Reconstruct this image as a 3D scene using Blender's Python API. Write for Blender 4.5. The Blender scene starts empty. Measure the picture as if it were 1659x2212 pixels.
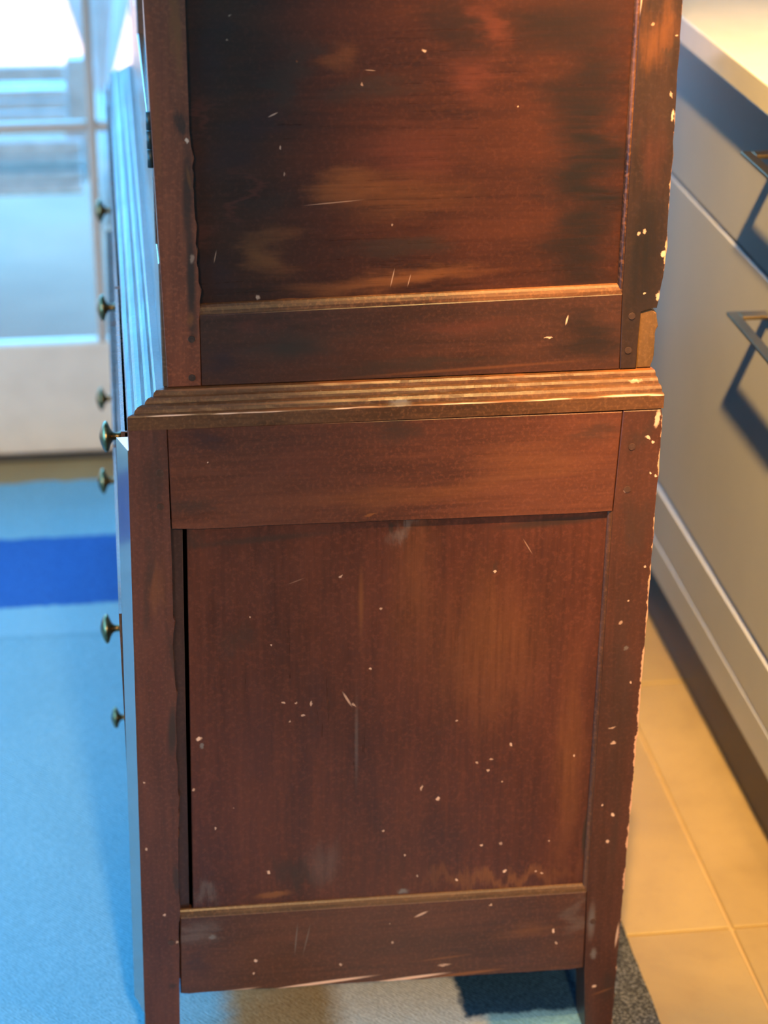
import bpy, bmesh, math, random
from mathutils import Vector, Matrix

# ------------------------------------------------------------------ camera, world, lamps, exposure
SC = bpy.context.scene
COL = SC.collection
random.seed(7)

CAM_Z = 1.54
fwd = Vector((0.1243, 0.8955, -0.4274)).normalized()
right = Vector((0.9911, -0.1330, 0.0095))
right = (right - fwd * right.dot(fwd)).normalized()
up = right.cross(fwd).normalized()
cd = bpy.data.cameras.new('camera')
cam = bpy.data.objects.new('camera', cd)
COL.objects.link(cam)
cam.matrix_world = Matrix(((right.x, up.x, -fwd.x, 0), (right.y, up.y, -fwd.y, 0),
                           (right.z, up.z, -fwd.z, CAM_Z), (0, 0, 0, 1)))
cd.sensor_fit = 'HORIZONTAL'
cd.sensor_width = 36.0
cd.lens = 36.0 * 4400 / 1659
cd.clip_start = 0.05
cd.dof.use_dof = True
cd.dof.focus_distance = 2.0
cd.dof.aperture_fstop = 5.2
SC.camera = cam

SC.view_settings.view_transform = 'Standard'
SC.view_settings.look = 'None'
SC.view_settings.gamma = 1.0
SC.view_settings.use_curve_mapping = False
SC.view_settings.exposure = 0.0
SC.cycles.use_denoising = True
SC.cycles.max_bounces = 8
SC.cycles.diffuse_bounces = 4
SC.cycles.glossy_bounces = 4
SC.cycles.transparent_max_bounces = 12
SC.cycles.sample_clamp_indirect = 6.0
SC.cycles.caustics_reflective = False
SC.cycles.caustics_refractive = False

world = bpy.data.worlds.new('sky')
SC.world = world
world.use_nodes = True
bg = world.node_tree.nodes['Background']
bg.inputs['Color'].default_value = (0.115, 0.50, 1.0, 1)
bg.inputs['Strength'].default_value = 12.0

def lamp(name, kind, loc, energy, color, size=0.05):
    l = bpy.data.lights.new(name, kind)
    l.energy = energy
    l.color = color
    if kind == 'SUN':
        l.angle = size
    elif kind == 'AREA':
        l.size = size
    else:
        l.shadow_soft_size = size
    o = bpy.data.objects.new(name, l)
    COL.objects.link(o)
    o.location = loc
    return o

sun = lamp('sun', 'SUN', (0, 0, 6), 30.0, (1.0, 0.95, 0.86), 0.02)
sun.rotation_euler = Vector((0.38, 0.70, -0.72)).to_track_quat('-Z', 'Y').to_euler()

WARM = (1.0, 0.60, 0.19)
def spot_or_fill(loc, energy, target, angle=120, blend=0.5, size=0.035, color=WARM):
    o = lamp('ceiling_or_fill_spot', 'SPOT', loc, energy, color, size)
    o.data.spot_size = math.radians(angle)
    o.data.spot_blend = blend
    o.rotation_euler = (Vector(target) - Vector(loc)).to_track_quat('-Z', 'Y').to_euler()
    return o
spot_or_fill((0.2783, 0.9216, 2.40), 860, (0.97, 2.35, 0.42), 44, 1.0)
spot_or_fill((0.70, 1.20, 2.40), 115, (0.76, 1.75, 0.0), 50, 1.0, 0.05)
spot_or_fill((1.06, 1.95, 2.40), 85, (1.06, 1.95, 0.9), 70, 1.0, 0.05, (1.0, 0.78, 0.52))  # added fill spot that brightens the worktop
spot_or_fill((-0.90, -0.90, 2.30), 620, (-0.45, 3.45, 0.1), 30, 1.0, 0.08, (1.0, 0.66, 0.30))  # added unseen spot behind the camera, warms the glazed door's bottom rail
spot_or_fill((0.30, -1.05, 2.35), 430, (0.36, 1.80, 0.15), 26, 1.0, 0.08, (1.0, 0.64, 0.28))  # added unseen spot, reaches low to light the rug under the chest
def daylight_portal(loc, sx, sy, rot):
    portal = lamp('daylight_portal', 'AREA', loc, 1.0, (1, 1, 1), sx)
    portal.data.shape = 'RECTANGLE'
    portal.data.size = sx
    portal.data.size_y = sy
    portal.rotation_euler = rot
    portal.data.cycles.is_portal = True
daylight_portal((-0.55, 3.60, 1.05), 2.8, 2.1, (math.radians(-90), 0, 0))
daylight_portal((-2.07, 1.65, 1.25), 1.8, 2.9, (0, math.radians(-90), 0))

# marks on the old wood: (x, z, half width, half height, turn, colour, strength, softness) in metres on the piece
STAINS = {
  'UP': [
    (0.4422, 1.0061, 0.05251, 0.25006, 0, 'd', 0.95, 0.9),
    (0.3158, 1.1478, 0.03362, 0.03695, 0, 'd', 0.7, 0.9),
    (0.3994, 1.1462, 0.05073, 0.03717, 0, 'd', 0.8, 0.9),
    (0.1594, 1.1069, 0.02309, 0.04152, 10, 'k', 0.75, 0.8),
    (0.1356, 1.0649, 0.02116, 0.02325, 0, 'b', 0.5, 0.9),
    (0.2378, 1.0902, 0.04025, 0.01583, -8, 'k', 0.65, 0.8),
    (0.1095, 1.0331, 0.0383, 0.02806, 0, 'b', 0.45, 0.9),
    (0.0938, 0.9176, 0.03055, 0.02877, 0, 'b', 0.6, 0.8),
    (0.2654, 0.9414, 0.04828, 0.01061, -3, 'k', 0.7, 0.9),
    (0.1516, 0.9879, 0.02587, 0.01421, 0, 'k', 0.4, 0.9),
    (0.0907, 1.123, 0.02082, 0.0549, 0, 'b', 0.45, 0.9),
    (0.1553, 0.9406, 0.03051, 0.02395, -10, 'o', 0.6, 0.9),
    (0.221, 1.0036, 0.03884, 0.01897, -8, 'o', 0.55, 0.9),
    (0.2613, 0.9093, 0.09722, 0.0136, -3, 'o', 0.75, 0.9),
    (0.3479, 1.1472, 0.02317, 0.0162, 30, 'r', 0.6, 0.9),
    (0.3278, 1.101, 0.03826, 0.02803, 20, 'r', 0.6, 0.9),
    (0.2816, 1.0328, 0.05596, 0.03311, 0, 'r', 0.45, 0.9),
    (0.0978, 1.0743, 0.00674, 0.01852, 0, 'r', 0.55, 0.9),
    (0.1258, 0.9931, 0.00688, 0.03307, 0, 'r', 0.5, 0.9),
    (0.0884, 0.9586, 0.01124, 0.0114, 0, 'r', 0.4, 0.9),
    (0.2038, 1.1206, 0.02518, 0.01384, 20, 'o', 0.35, 0.9),
    (0.2647, 0.9934, 0.07809, 0.0286, 0, 'o', 0.4, 1),
    (0.4384, 0.8864, 0.04042, 0.00987, -3, 'r', 0.4, 0.9),
    (0.2036, 0.9872, 0.03678, 0.00076, -4, 'c', 0.35, 0.5),
    (0.1484, 1.0718, 0.00677, 0.00102, -25, 'c', 0.6, 0.5),
    (0.2873, 1.1273, 0.00379, 0.00232, 20, 'c', 0.8, 0.6),
    (0.1548, 1.0415, 0.00128, 0.00234, 0, 'c', 0.6, 0.6),
    (0.131, 0.8964, 0.00308, 0.00386, 20, 'c', 0.6, 0.6),
    (0.1592, 0.894, 0.01145, 0.00097, -2, 'o', 0.8, 0.5),
    (0.2604, 0.9116, 0.00088, 0.01262, 12, 'c', 0.45, 0.6),
    (0.2765, 0.9083, 0.00071, 0.00875, 14, 'c', 0.4, 0.6),
    (0.0921, 0.9382, 0.00087, 0.00859, 12, 'c', 0.4, 0.6),
    (0.3751, 1.0741, 0.00129, 0.00141, 0, 'c', 0.9, 0.5),
    (0.1112, 1.1631, 0.00124, 0.00136, 0, 'c', 0.6, 0.5),
    (0.1078, 1.1409, 0.00125, 0.00182, 0, 'c', 0.5, 0.5),
    (0.1701, 1.1201, 0.00168, 0.00138, 0, 'o', 0.8, 0.5),
    (0.2305, 1.0981, 0.00169, 0.00232, 0, 'c', 0.5, 0.5),
    (0.1579, 1.016, 0.00129, 0.00283, 0, 'c', 0.4, 0.5),
    (0.2377, 1.1106, 0.00675, 0.00056, 5, 'c', 0.4, 0.5),
    (0.2593, 0.9643, 0.00131, 0.0024, 20, 'c', 0.4, 0.5),
  ],
  'US': [
    (0.0644, 1.0666, 0.00671, 0.02212, 0, 'k', 0.8, 0.8),
    (0.0678, 1.0016, 0.00596, 0.05615, 2, 'k', 0.8, 0.7),
    (0.0687, 0.9212, 0.0052, 0.06195, 1, 'k', 0.9, 0.7),
    (0.0694, 0.8729, 0.0057, 0.01927, 0, 'k', 0.6, 0.8),
    (0.0591, 1.1543, 0.00657, 0.04063, 0, 'o', 0.8, 0.9),
    (0.0423, 1.0543, 0.0042, 0.05538, 0, 'o', 0.45, 0.9),
    (0.0486, 1.1132, 0.00829, 0.05465, 0, 'r', 0.4, 1),
    (0.0686, 1.0519, 0.00253, 0.00324, 20, 'c', 1, 0.4),
    (0.0701, 0.9393, 0.00346, 0.00665, 0, 'c', 0.35, 0.6),
    (0.067, 0.8799, 0.00438, 0.00866, 5, 'o', 0.7, 0.8),
    (0.0673, 0.8599, 0.00484, 0.0029, 0, 'c', 0.4, 0.6),
    (0.0665, 0.8208, 0.00399, 0.00341, 0, 'c', 0.3, 0.6),
    (0.0696, 1.0169, 0.00212, 0.01399, -8, 'o', 0.6, 0.7),
  ],
  'UR': [
    (0.503, 0.9244, 0.02451, 0.09304, 0, 'd', 0.9, 0.9),
    (0.5015, 1.146, 0.0212, 0.03262, 0, 'o', 0.55, 0.9),
    (0.505, 1.029, 0.01742, 0.04307, 0, 'r', 0.3, 1),
    (0.5156, 1.1309, 0.01278, 0.00655, -20, 'k', 0.6, 0.8),
    (0.4967, 0.95, 0.00221, 0.00292, 20, 'c', 0.7, 0.5),
    (0.5025, 0.9522, 0.00221, 0.00292, 20, 'c', 0.7, 0.5),
    (0.519, 1.0836, 0.00129, 0.00426, -20, 'c', 0.6, 0.5),
    (0.5218, 1.0639, 0.00216, 0.00808, 5, 'c', 1, 0.4),
    (0.5223, 0.9293, 0.00357, 0.00441, 0, 'c', 1, 0.4),
    (0.5207, 1.1388, 0.00128, 0.0014, 0, 'c', 0.8, 0.5),
    (0.5062, 0.8895, 0.0018, 0.00148, 0, 'c', 0.8, 0.5),
    (0.4843, 1.1693, 0.00211, 0.02778, 5, 'c', 0.7, 0.6),
    (0.4908, 1.0426, 0.0026, 0.01907, 5, 'k', 0.6, 0.8),
    (0.4969, 1.1494, 0.00212, 0.00233, 0, 'c', 0.5, 0.6),
    (0.5233, 0.8622, 0.00317, 0.02982, 4, 'o', 0.9, 0.6),
    (0.5202, 0.8862, 0.0027, 0.00692, 5, 'c', 0.8, 0.5),
  ],
  'UB': [
    (0.1669, 0.8502, 0.05763, 0.02436, -3, 'k', 1, 0.9),
    (0.4526, 0.8434, 0.04069, 0.03477, 0, 'd', 0.8, 0.9),
    (0.2838, 0.824, 0.11679, 0.0079, -3, 'k', 0.7, 0.9),
    (0.0956, 0.8319, 0.02659, 0.02435, 0, 'b', 0.7, 0.9),
    (0.3283, 0.8651, 0.08929, 0.01177, -3, 'r', 0.35, 1),
    (0.1317, 0.8728, 0.03081, 0.00677, -3, 'r', 0.4, 0.9),
    (0.4308, 0.8649, 0.00135, 0.00691, 12, 'c', 0.9, 0.5),
    (0.4133, 0.8474, 0.00541, 0.00109, -4, 'c', 0.9, 0.5),
    (0.3318, 0.8181, 0.13534, 0.00198, -2, 'o', 0.35, 0.8),
  ],
  'LT': [
    (0.2537, 0.7632, 0.03143, 0.01875, 5, 'k', 0.75, 0.9),
    (0.4512, 0.7588, 0.0273, 0.013, -5, 'k', 0.6, 0.9),
    (0.0746, 0.7669, 0.02661, 0.01462, 0, 'b', 0.6, 0.9),
    (0.0636, 0.6939, 0.03152, 0.01485, 0, 'k', 0.5, 0.9),
    (0.1544, 0.7387, 0.04934, 0.01972, 0, 'r', 0.35, 1),
    (0.282, 0.7025, 0.1367, 0.01502, -3, 'o', 0.35, 1),
    (0.397, 0.7266, 0.06848, 0.0301, 0, 'o', 0.3, 1),
    (0.078, 0.743, 0.00134, 0.00147, 0, 'c', 0.8, 0.5),
    (0.2362, 0.6787, 0.00731, 0.00151, -15, 'o', 0.8, 0.6),
    (0.1017, 0.7873, 0.06193, 0.00122, -3, 'c', 0.5, 0.6),
  ],
  'LP': [
    (0.2743, 0.657, 0.02075, 0.01419, 0, 'g', 0.4, 0.9),
    (0.42, 0.6577, 0.06512, 0.00562, -3, 'k', 0.7, 0.7),
    (0.1265, 0.6549, 0.08685, 0.00452, -3, 'k', 0.6, 0.8),
    (0.0626, 0.6509, 0.01185, 0.02003, 0, 'k', 0.5, 0.9),
    (0.106, 0.5442, 0.02336, 0.01746, 0, 'k', 0.45, 0.9),
    (0.3631, 0.5169, 0.07158, 0.09963, 0, 'o', 0.4, 1),
    (0.2846, 0.5967, 0.02803, 0.12322, 0, 'o', 0.3, 1),
    (0.4532, 0.37, 0.01976, 0.14114, 0, 'o', 0.45, 1),
    (0.1597, 0.2578, 0.0298, 0.01637, 25, 'k', 0.6, 0.8),
    (0.1896, 0.2673, 0.01986, 0.03274, 0, 'g', 0.16, 0.9),
    (0.1344, 0.2287, 0.02244, 0.00493, -4, 'o', 0.85, 0.7),
    (0.0599, 0.2333, 0.01687, 0.01418, 0, 'g', 0.35, 0.9),
    (0.3826, 0.2328, 0.09601, 0.01222, -4, 'o', 0.7, 0.9),
    (0.4756, 0.2796, 0.00403, 0.03319, 2, 'k', 0.95, 0.5),
    (0.2143, 0.4665, 0.00191, 0.01365, -28, 'c', 0.55, 0.6),
    (0.2215, 0.4594, 0.00431, 0.00158, 50, 'c', 0.6, 0.6),
    (0.0607, 0.4297, 0.00429, 0.00315, -30, 'c', 1, 0.5),
    (0.0632, 0.4206, 0.00287, 0.0042, 0, 'g', 0.8, 0.6),
    (0.2282, 0.579, 0.00327, 0.04622, 0, 'o', 0.5, 0.9),
    (0.2241, 0.4156, 0.00242, 0.06371, 0, 'g', 0.25, 0.9),
    (0.3973, 0.6321, 0.00093, 0.01334, -30, 'c', 0.3, 0.6),
    (0.258, 0.6604, 0.00276, 0.00708, 0, 'k', 0.7, 0.6),
    (0.3649, 0.6104, 0.00375, 0.00926, 10, 'k', 0.5, 0.8),
    (0.3645, 0.6062, 0.00187, 0.00206, 0, 'c', 0.9, 0.5),
    (0.1806, 0.4522, 0.01913, 0.06833, 0, 'b', 0.35, 1),
    (0.1226, 0.4229, 0.02877, 0.07904, 0, 'b', 0.25, 1),
    (0.1615, 0.4658, 0.00191, 0.00209, 0, 'c', 0.7, 0.5),
    (0.1482, 0.4667, 0.00238, 0.00209, 0, 'c', 0.7, 0.5),
    (0.1768, 0.4636, 0.00191, 0.00419, 0, 'c', 0.6, 0.5),
    (0.1686, 0.4503, 0.00239, 0.0021, 0, 'c', 0.6, 0.5),
    (0.1546, 0.4441, 0.00191, 0.00158, 0, 'c', 0.6, 0.5),
    (0.1158, 0.5691, 0.0014, 0.00153, 0, 'c', 0.7, 0.5),
    (0.1363, 0.5348, 0.00141, 0.00155, 0, 'c', 0.7, 0.5),
    (0.207, 0.6091, 0.00325, 0.00153, -35, 'c', 0.6, 0.5),
    (0.2382, 0.5006, 0.0019, 0.00209, 0, 'c', 0.8, 0.5),
    (0.2481, 0.5699, 0.00188, 0.00155, 0, 'c', 0.6, 0.5),
    (0.3299, 0.4328, 0.00145, 0.0016, 0, 'c', 0.6, 0.5),
    (0.3883, 0.399, 0.00245, 0.00269, 0, 'c', 0.8, 0.5),
    (0.4577, 0.3801, 0.00197, 0.00217, 0, 'c', 0.8, 0.5),
    (0.2936, 0.352, 0.00246, 0.00432, 10, 'c', 0.7, 0.5),
    (0.3118, 0.3372, 0.00296, 0.00271, 0, 'c', 0.9, 0.5),
    (0.3876, 0.2373, 0.00253, 0.00277, 0, 'c', 1, 0.5),
    (0.334, 0.2309, 0.00252, 0.00222, 0, 'c', 1, 0.5),
    (0.429, 0.2319, 0.00253, 0.00223, 0, 'c', 0.8, 0.5),
    (0.4221, 0.2344, 0.00152, 0.00167, 0, 'c', 0.7, 0.5),
    (0.3527, 0.3787, 0.00294, 0.00216, 30, 'c', 0.6, 0.5),
    (0.3675, 0.3822, 0.00245, 0.00216, 0, 'c', 0.6, 0.5),
    (0.3649, 0.368, 0.00197, 0.00216, 0, 'c', 0.7, 0.5),
    (0.1298, 0.258, 0.00248, 0.00272, 0, 'c', 0.9, 0.5),
    (0.0744, 0.3181, 0.00147, 0.00215, 0, 'c', 0.7, 0.5),
    (0.0531, 0.3682, 0.00193, 0.00265, 0, 'c', 0.7, 0.5),
    (0.253, 0.3013, 0.00149, 0.00163, 0, 'c', 0.8, 0.5),
    (0.2774, 0.2683, 0.0015, 0.00164, 0, 'c', 0.8, 0.5),
    (0.3608, 0.274, 0.002, 0.0022, 0, 'c', 0.9, 0.5),
    (0.3822, 0.274, 0.00251, 0.00275, 0, 'c', 0.5, 0.5),
    (0.4353, 0.2739, 0.00151, 0.00166, 0, 'c', 0.7, 0.5),
    (0.2755, 0.2207, 0.00705, 0.00387, 0, 'g', 0.8, 0.7),
    (0.2915, 0.2394, 0.00151, 0.00166, 0, 'c', 0.6, 0.5),
    (0.1628, 0.6065, 0.01203, 0.00102, -20, 'c', 0.15, 0.6),
    (0.5192, 0.5613, 0.00143, 0.00157, 0, 'c', 0.5, 0.5),
  ],
  'LL': [
    (0.0253, 0.7451, 0.01777, 0.03417, 0, 'k', 0.45, 0.9),
    (0.0184, 0.6258, 0.01002, 0.02504, 0, 'k', 0.5, 0.9),
    (0.0142, 0.5796, 0.00828, 0.0455, 0, 'k', 0.5, 0.9),
    (0.0289, 0.6047, 0.01099, 0.03523, 0, 'o', 0.35, 0.9),
    (0.0223, 0.4887, 0.0122, 0.10309, 0, 'r', 0.3, 1),
    (0.0373, 0.5307, 0.00372, 0.03069, -5, 'k', 0.6, 0.7),
    (0.0334, 0.4442, 0.00474, 0.03644, 3, 'k', 0.9, 0.6),
    (0.0319, 0.261, 0.00491, 0.0216, 0, 'k', 0.8, 0.7),
    (0.0226, 0.1214, 0.00606, 0.00444, 0, 'k', 0.7, 0.8),
    (0.0246, 0.1795, 0.00349, 0.00439, 0, 'k', 0.5, 0.8),
    (0.0296, 0.1791, 0.002, 0.00274, 0, 'c', 0.6, 0.6),
    (0.0319, 0.734, 0.00401, 0.00441, 0, 'g', 0.35, 0.8),
    (0.0173, 0.6564, 0.00543, 0.01492, 0, 'k', 0.4, 0.9),
    (0.0092, 0.782, 0.00352, 0.0029, 0, 'c', 0.4, 0.7),
    (0.017, 0.2161, 0.00198, 0.00218, 0, 'c', 0.8, 0.5),
    (0.0027, 0.385, 0.00191, 0.0021, 0, 'c', 0.7, 0.5),
    (0.0013, 0.3019, 0.00195, 0.00214, 0, 'c', 0.7, 0.5),
  ],
  'LR': [
    (0.5051, 0.7563, 0.01827, 0.01807, 0, 'k', 0.5, 0.9),
    (0.5058, 0.6497, 0.01868, 0.0308, 0, 'k', 0.5, 0.9),
    (0.5203, 0.0671, 0.02096, 0.0288, 0, 'k', 0.7, 0.9),
    (0.5022, 0.4558, 0.01458, 0.16016, 0, 'k', 0.4, 1),
    (0.5076, 0.2811, 0.01006, 0.06632, 0, 'k', 0.35, 1),
    (0.5126, 0.7484, 0.00229, 0.00201, 0, 'c', 1, 0.5),
    (0.5182, 0.7427, 0.00275, 0.00202, 30, 'c', 1, 0.5),
    (0.518, 0.7095, 0.00185, 0.00203, 0, 'c', 1, 0.5),
    (0.523, 0.7062, 0.00185, 0.00203, 0, 'c', 1, 0.5),
    (0.5126, 0.7479, 0.00412, 0.00151, 35, 'c', 0.8, 0.5),
    (0.4949, 0.6929, 0.00416, 0.00458, 0, 'k', 0.7, 0.8),
    (0.4927, 0.6905, 0.00139, 0.00203, 0, 'c', 0.8, 0.5),
    (0.5188, 0.605, 0.00189, 0.00207, 0, 'c', 0.9, 0.5),
    (0.5037, 0.5665, 0.0019, 0.00157, 0, 'c', 0.8, 0.5),
    (0.4975, 0.5415, 0.00382, 0.00157, -40, 'c', 0.5, 0.5),
    (0.5052, 0.511, 0.00288, 0.00317, 0, 'g', 0.5, 0.6),
    (0.5123, 0.4696, 0.00194, 0.00213, 0, 'c', 0.8, 0.5),
    (0.5031, 0.3054, 0.003, 0.00275, 0, 'c', 1, 0.5),
    (0.4994, 0.2709, 0.00252, 0.00221, 0, 'c', 0.8, 0.5),
    (0.4911, 0.3182, 0.0015, 0.00164, 0, 'c', 0.8, 0.5),
    (0.4982, 0.3964, 0.00442, 0.0027, -30, 'c', 0.7, 0.6),
    (0.4956, 0.4155, 0.00587, 0.00161, -10, 'c', 0.5, 0.6),
    (0.4952, 0.076, 0.00366, 0.00287, -20, 'c', 0.9, 0.5),
    (0.5042, 0.0673, 0.01571, 0.00173, -20, 'o', 0.5, 0.7),
    (0.5173, 0.1445, 0.00207, 0.0227, 4, 'c', 0.7, 0.6),
    (0.5207, 0.7679, 0.00319, 0.01303, 6, 'c', 0.9, 0.5),
    (0.5279, 0.6897, 0.00232, 0.01223, -8, 'c', 0.9, 0.5),
    (0.4871, 0.1661, 0.00514, 0.02822, 0, 'g', 0.5, 0.8),
    (0.4916, 0.1214, 0.00414, 0.00911, 0, 'g', 0.6, 0.7),
  ],
  'LB': [
    (0.0484, 0.1933, 0.01994, 0.02191, 0, 'g', 0.3, 0.9),
    (0.0522, 0.1498, 0.0181, 0.0221, 0, 'b', 0.5, 0.9),
    (0.41, 0.1605, 0.03071, 0.01463, 0, 'o', 0.4, 0.9),
    (0.291, 0.1526, 0.10186, 0.02239, 0, 'k', 0.25, 1),
    (0.4643, 0.1713, 0.01332, 0.02815, 10, 'g', 0.25, 0.9),
    (0.0838, 0.2157, 0.01293, 0.00219, -4, 'c', 0.9, 0.5),
    (0.1287, 0.2153, 0.02294, 0.00219, -4, 'c', 1, 0.5),
    (0.1587, 0.2163, 0.00799, 0.0022, -4, 'c', 0.9, 0.5),
    (0.1989, 0.2146, 0.03004, 0.00138, -4, 'c', 0.5, 0.6),
    (0.3411, 0.2113, 0.03535, 0.00111, -3, 'c', 0.6, 0.6),
    (0.3873, 0.2122, 0.03037, 0.00139, -3, 'c', 0.6, 0.6),
    (0.2955, 0.192, 0.01112, 0.00222, -25, 'c', 0.7, 0.6),
    (0.3723, 0.1981, 0.00304, 0.00167, -40, 'c', 0.8, 0.5),
    (0.4446, 0.1561, 0.00205, 0.00451, -15, 'c', 1, 0.5),
    (0.4485, 0.1394, 0.00206, 0.00283, 0, 'c', 0.7, 0.5),
    (0.1135, 0.1459, 0.00303, 0.00277, -20, 'c', 0.9, 0.5),
    (0.1112, 0.1293, 0.00203, 0.00223, 0, 'c', 0.8, 0.5),
    (0.2075, 0.1327, 0.00254, 0.00224, 0, 'c', 0.7, 0.5),
    (0.2643, 0.1569, 0.00203, 0.00223, 0, 'c', 0.7, 0.5),
    (0.1583, 0.171, 0.00101, 0.02214, 5, 'g', 0.5, 0.6),
    (0.1699, 0.1699, 0.00101, 0.02216, 12, 'g', 0.4, 0.6),
    (0.1885, 0.1099, 0.07658, 0.00281, -4, 'c', 1, 0.5),
    (0.2814, 0.1067, 0.06162, 0.00282, -4, 'c', 1, 0.5),
    (0.3491, 0.1073, 0.04638, 0.00227, -3, 'o', 0.9, 0.6),
    (0.0915, 0.1085, 0.03556, 0.00167, -4, 'c', 0.6, 0.6),
    (0.0681, 0.1823, 0.0045, 0.0033, 0, 'g', 0.7, 0.6),
    (0.3225, 0.1308, 0.03074, 0.00169, -4, 'o', 0.6, 0.7),
    (0.3227, 0.1213, 0.01027, 0.00226, -4, 'c', 0.6, 0.6),
  ],
}

# ------------------------------------------------------------------ helpers
def mesh_obj(name, bm, mat, parent=None, smooth=False):
    me = bpy.data.meshes.new(name)
    bmesh.ops.recalc_face_normals(bm, faces=bm.faces[:])
    bm.to_mesh(me)
    bm.free()
    if smooth:
        for p in me.polygons:
            p.use_smooth = True
    if mat is not None:
        me.materials.append(mat)
    o = bpy.data.objects.new(name, me)
    COL.objects.link(o)
    if parent is not None:
        # geometry is authored in world coordinates; the child keeps them
        o.parent = parent
        top = parent
        off = Vector((0, 0, 0))
        while top is not None:
            off += top.location
            top = top.parent
        o.location = -off
    return o

def thing(name, label, cat, loc=(0, 0, 0), group=None):
    o = bpy.data.objects.new(name, None)
    COL.objects.link(o)
    o.location = loc
    o['label'] = label
    o['category'] = cat
    if group:
        o['group'] = group
    return o

def tag(o, label, cat, group=None):
    o['label'] = label
    o['category'] = cat
    if group:
        o['group'] = group
    return o

def structure(o):
    o['kind'] = 'structure'
    return o

def box_into(bm, a, b, bevel=0.0, seg=1):
    x0, y0, z0 = a
    x1, y1, z1 = b
    vs = [bm.verts.new(p) for p in ((x0, y0, z0), (x1, y0, z0), (x1, y1, z0), (x0, y1, z0),
                                    (x0, y0, z1), (x1, y0, z1), (x1, y1, z1), (x0, y1, z1))]
    fs = [bm.faces.new([vs[i] for i in f]) for f in ((0, 3, 2, 1), (4, 5, 6, 7), (0, 1, 5, 4),
                                                     (1, 2, 6, 5), (2, 3, 7, 6), (3, 0, 4, 7))]
    if bevel > 0:
        es = list({e for f in fs for e in f.edges})
        bmesh.ops.bevel(bm, geom=es, offset=bevel, segments=seg, affect='EDGES', profile=0.5)

def box(name, a, b, mat, parent=None, bevel=0.0, seg=1):
    bm = bmesh.new()
    box_into(bm, a, b, bevel, seg)
    return mesh_obj(name, bm, mat, parent)

def prism(name, poly, y0, y1, mat, parent=None, bevel=0.0012):
    """Extrude an (x, z) outline from y0 (front) to y1 (back), front arris eased."""
    bm = bmesh.new()
    f = [bm.verts.new((x, y0, z)) for x, z in poly]
    b = [bm.verts.new((x, y1, z)) for x, z in poly]
    front = bm.faces.new(f)
    bm.faces.new(list(reversed(b)))
    n = len(poly)
    for i in range(n):
        j = (i + 1) % n
        bm.faces.new((f[j], f[i], b[i], b[j]))
    if bevel > 0:
        bmesh.ops.bevel(bm, geom=list(front.edges), offset=bevel, segments=1, affect='EDGES')
    return mesh_obj(name, bm, mat, parent)

def ragged(p, q, step, amp, rng):
    """Points from p to q (inclusive) with small sideways chips."""
    d = Vector((q[0] - p[0], q[1] - p[1]))
    n = max(2, int(d.length / step))
    nrm = Vector((-d.y, d.x)).normalized()
    out = [p]
    for i in range(1, n):
        t = (i + rng.uniform(-.3, .3)) / n
        k = rng.uniform(-amp, amp * .4)
        if rng.random() < .12:
            k -= amp * 1.6
        out.append((p[0] + d.x * t + nrm.x * k, p[1] + d.y * t + nrm.y * k))
    out.append(q)
    return out

def lathe_x(name, prof, centre, mat, parent, seg=28):
    """Turn (distance out along -X, radius) about the X axis through centre."""
    bm = bmesh.new()
    rings = []
    for d, r in prof:
        if r < 1e-6:
            rings.append([bm.verts.new((centre[0] - d, centre[1], centre[2]))])
        else:
            rings.append([bm.verts.new((centre[0] - d, centre[1] + r * math.cos(2 * math.pi * i / seg),
                                        centre[2] + r * math.sin(2 * math.pi * i / seg))) for i in range(seg)])
    for a, b in zip(rings, rings[1:]):
        for i in range(seg):
            j = (i + 1) % seg
            if len(b) == 1:
                bm.faces.new((a[i], a[j], b[0]))
            elif len(a) == 1:
                bm.faces.new((a[0], b[j], b[i]))
            else:
                bm.faces.new((a[i], a[j], b[j], b[i]))
    return mesh_obj(name, bm, mat, parent, smooth=True)

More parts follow.
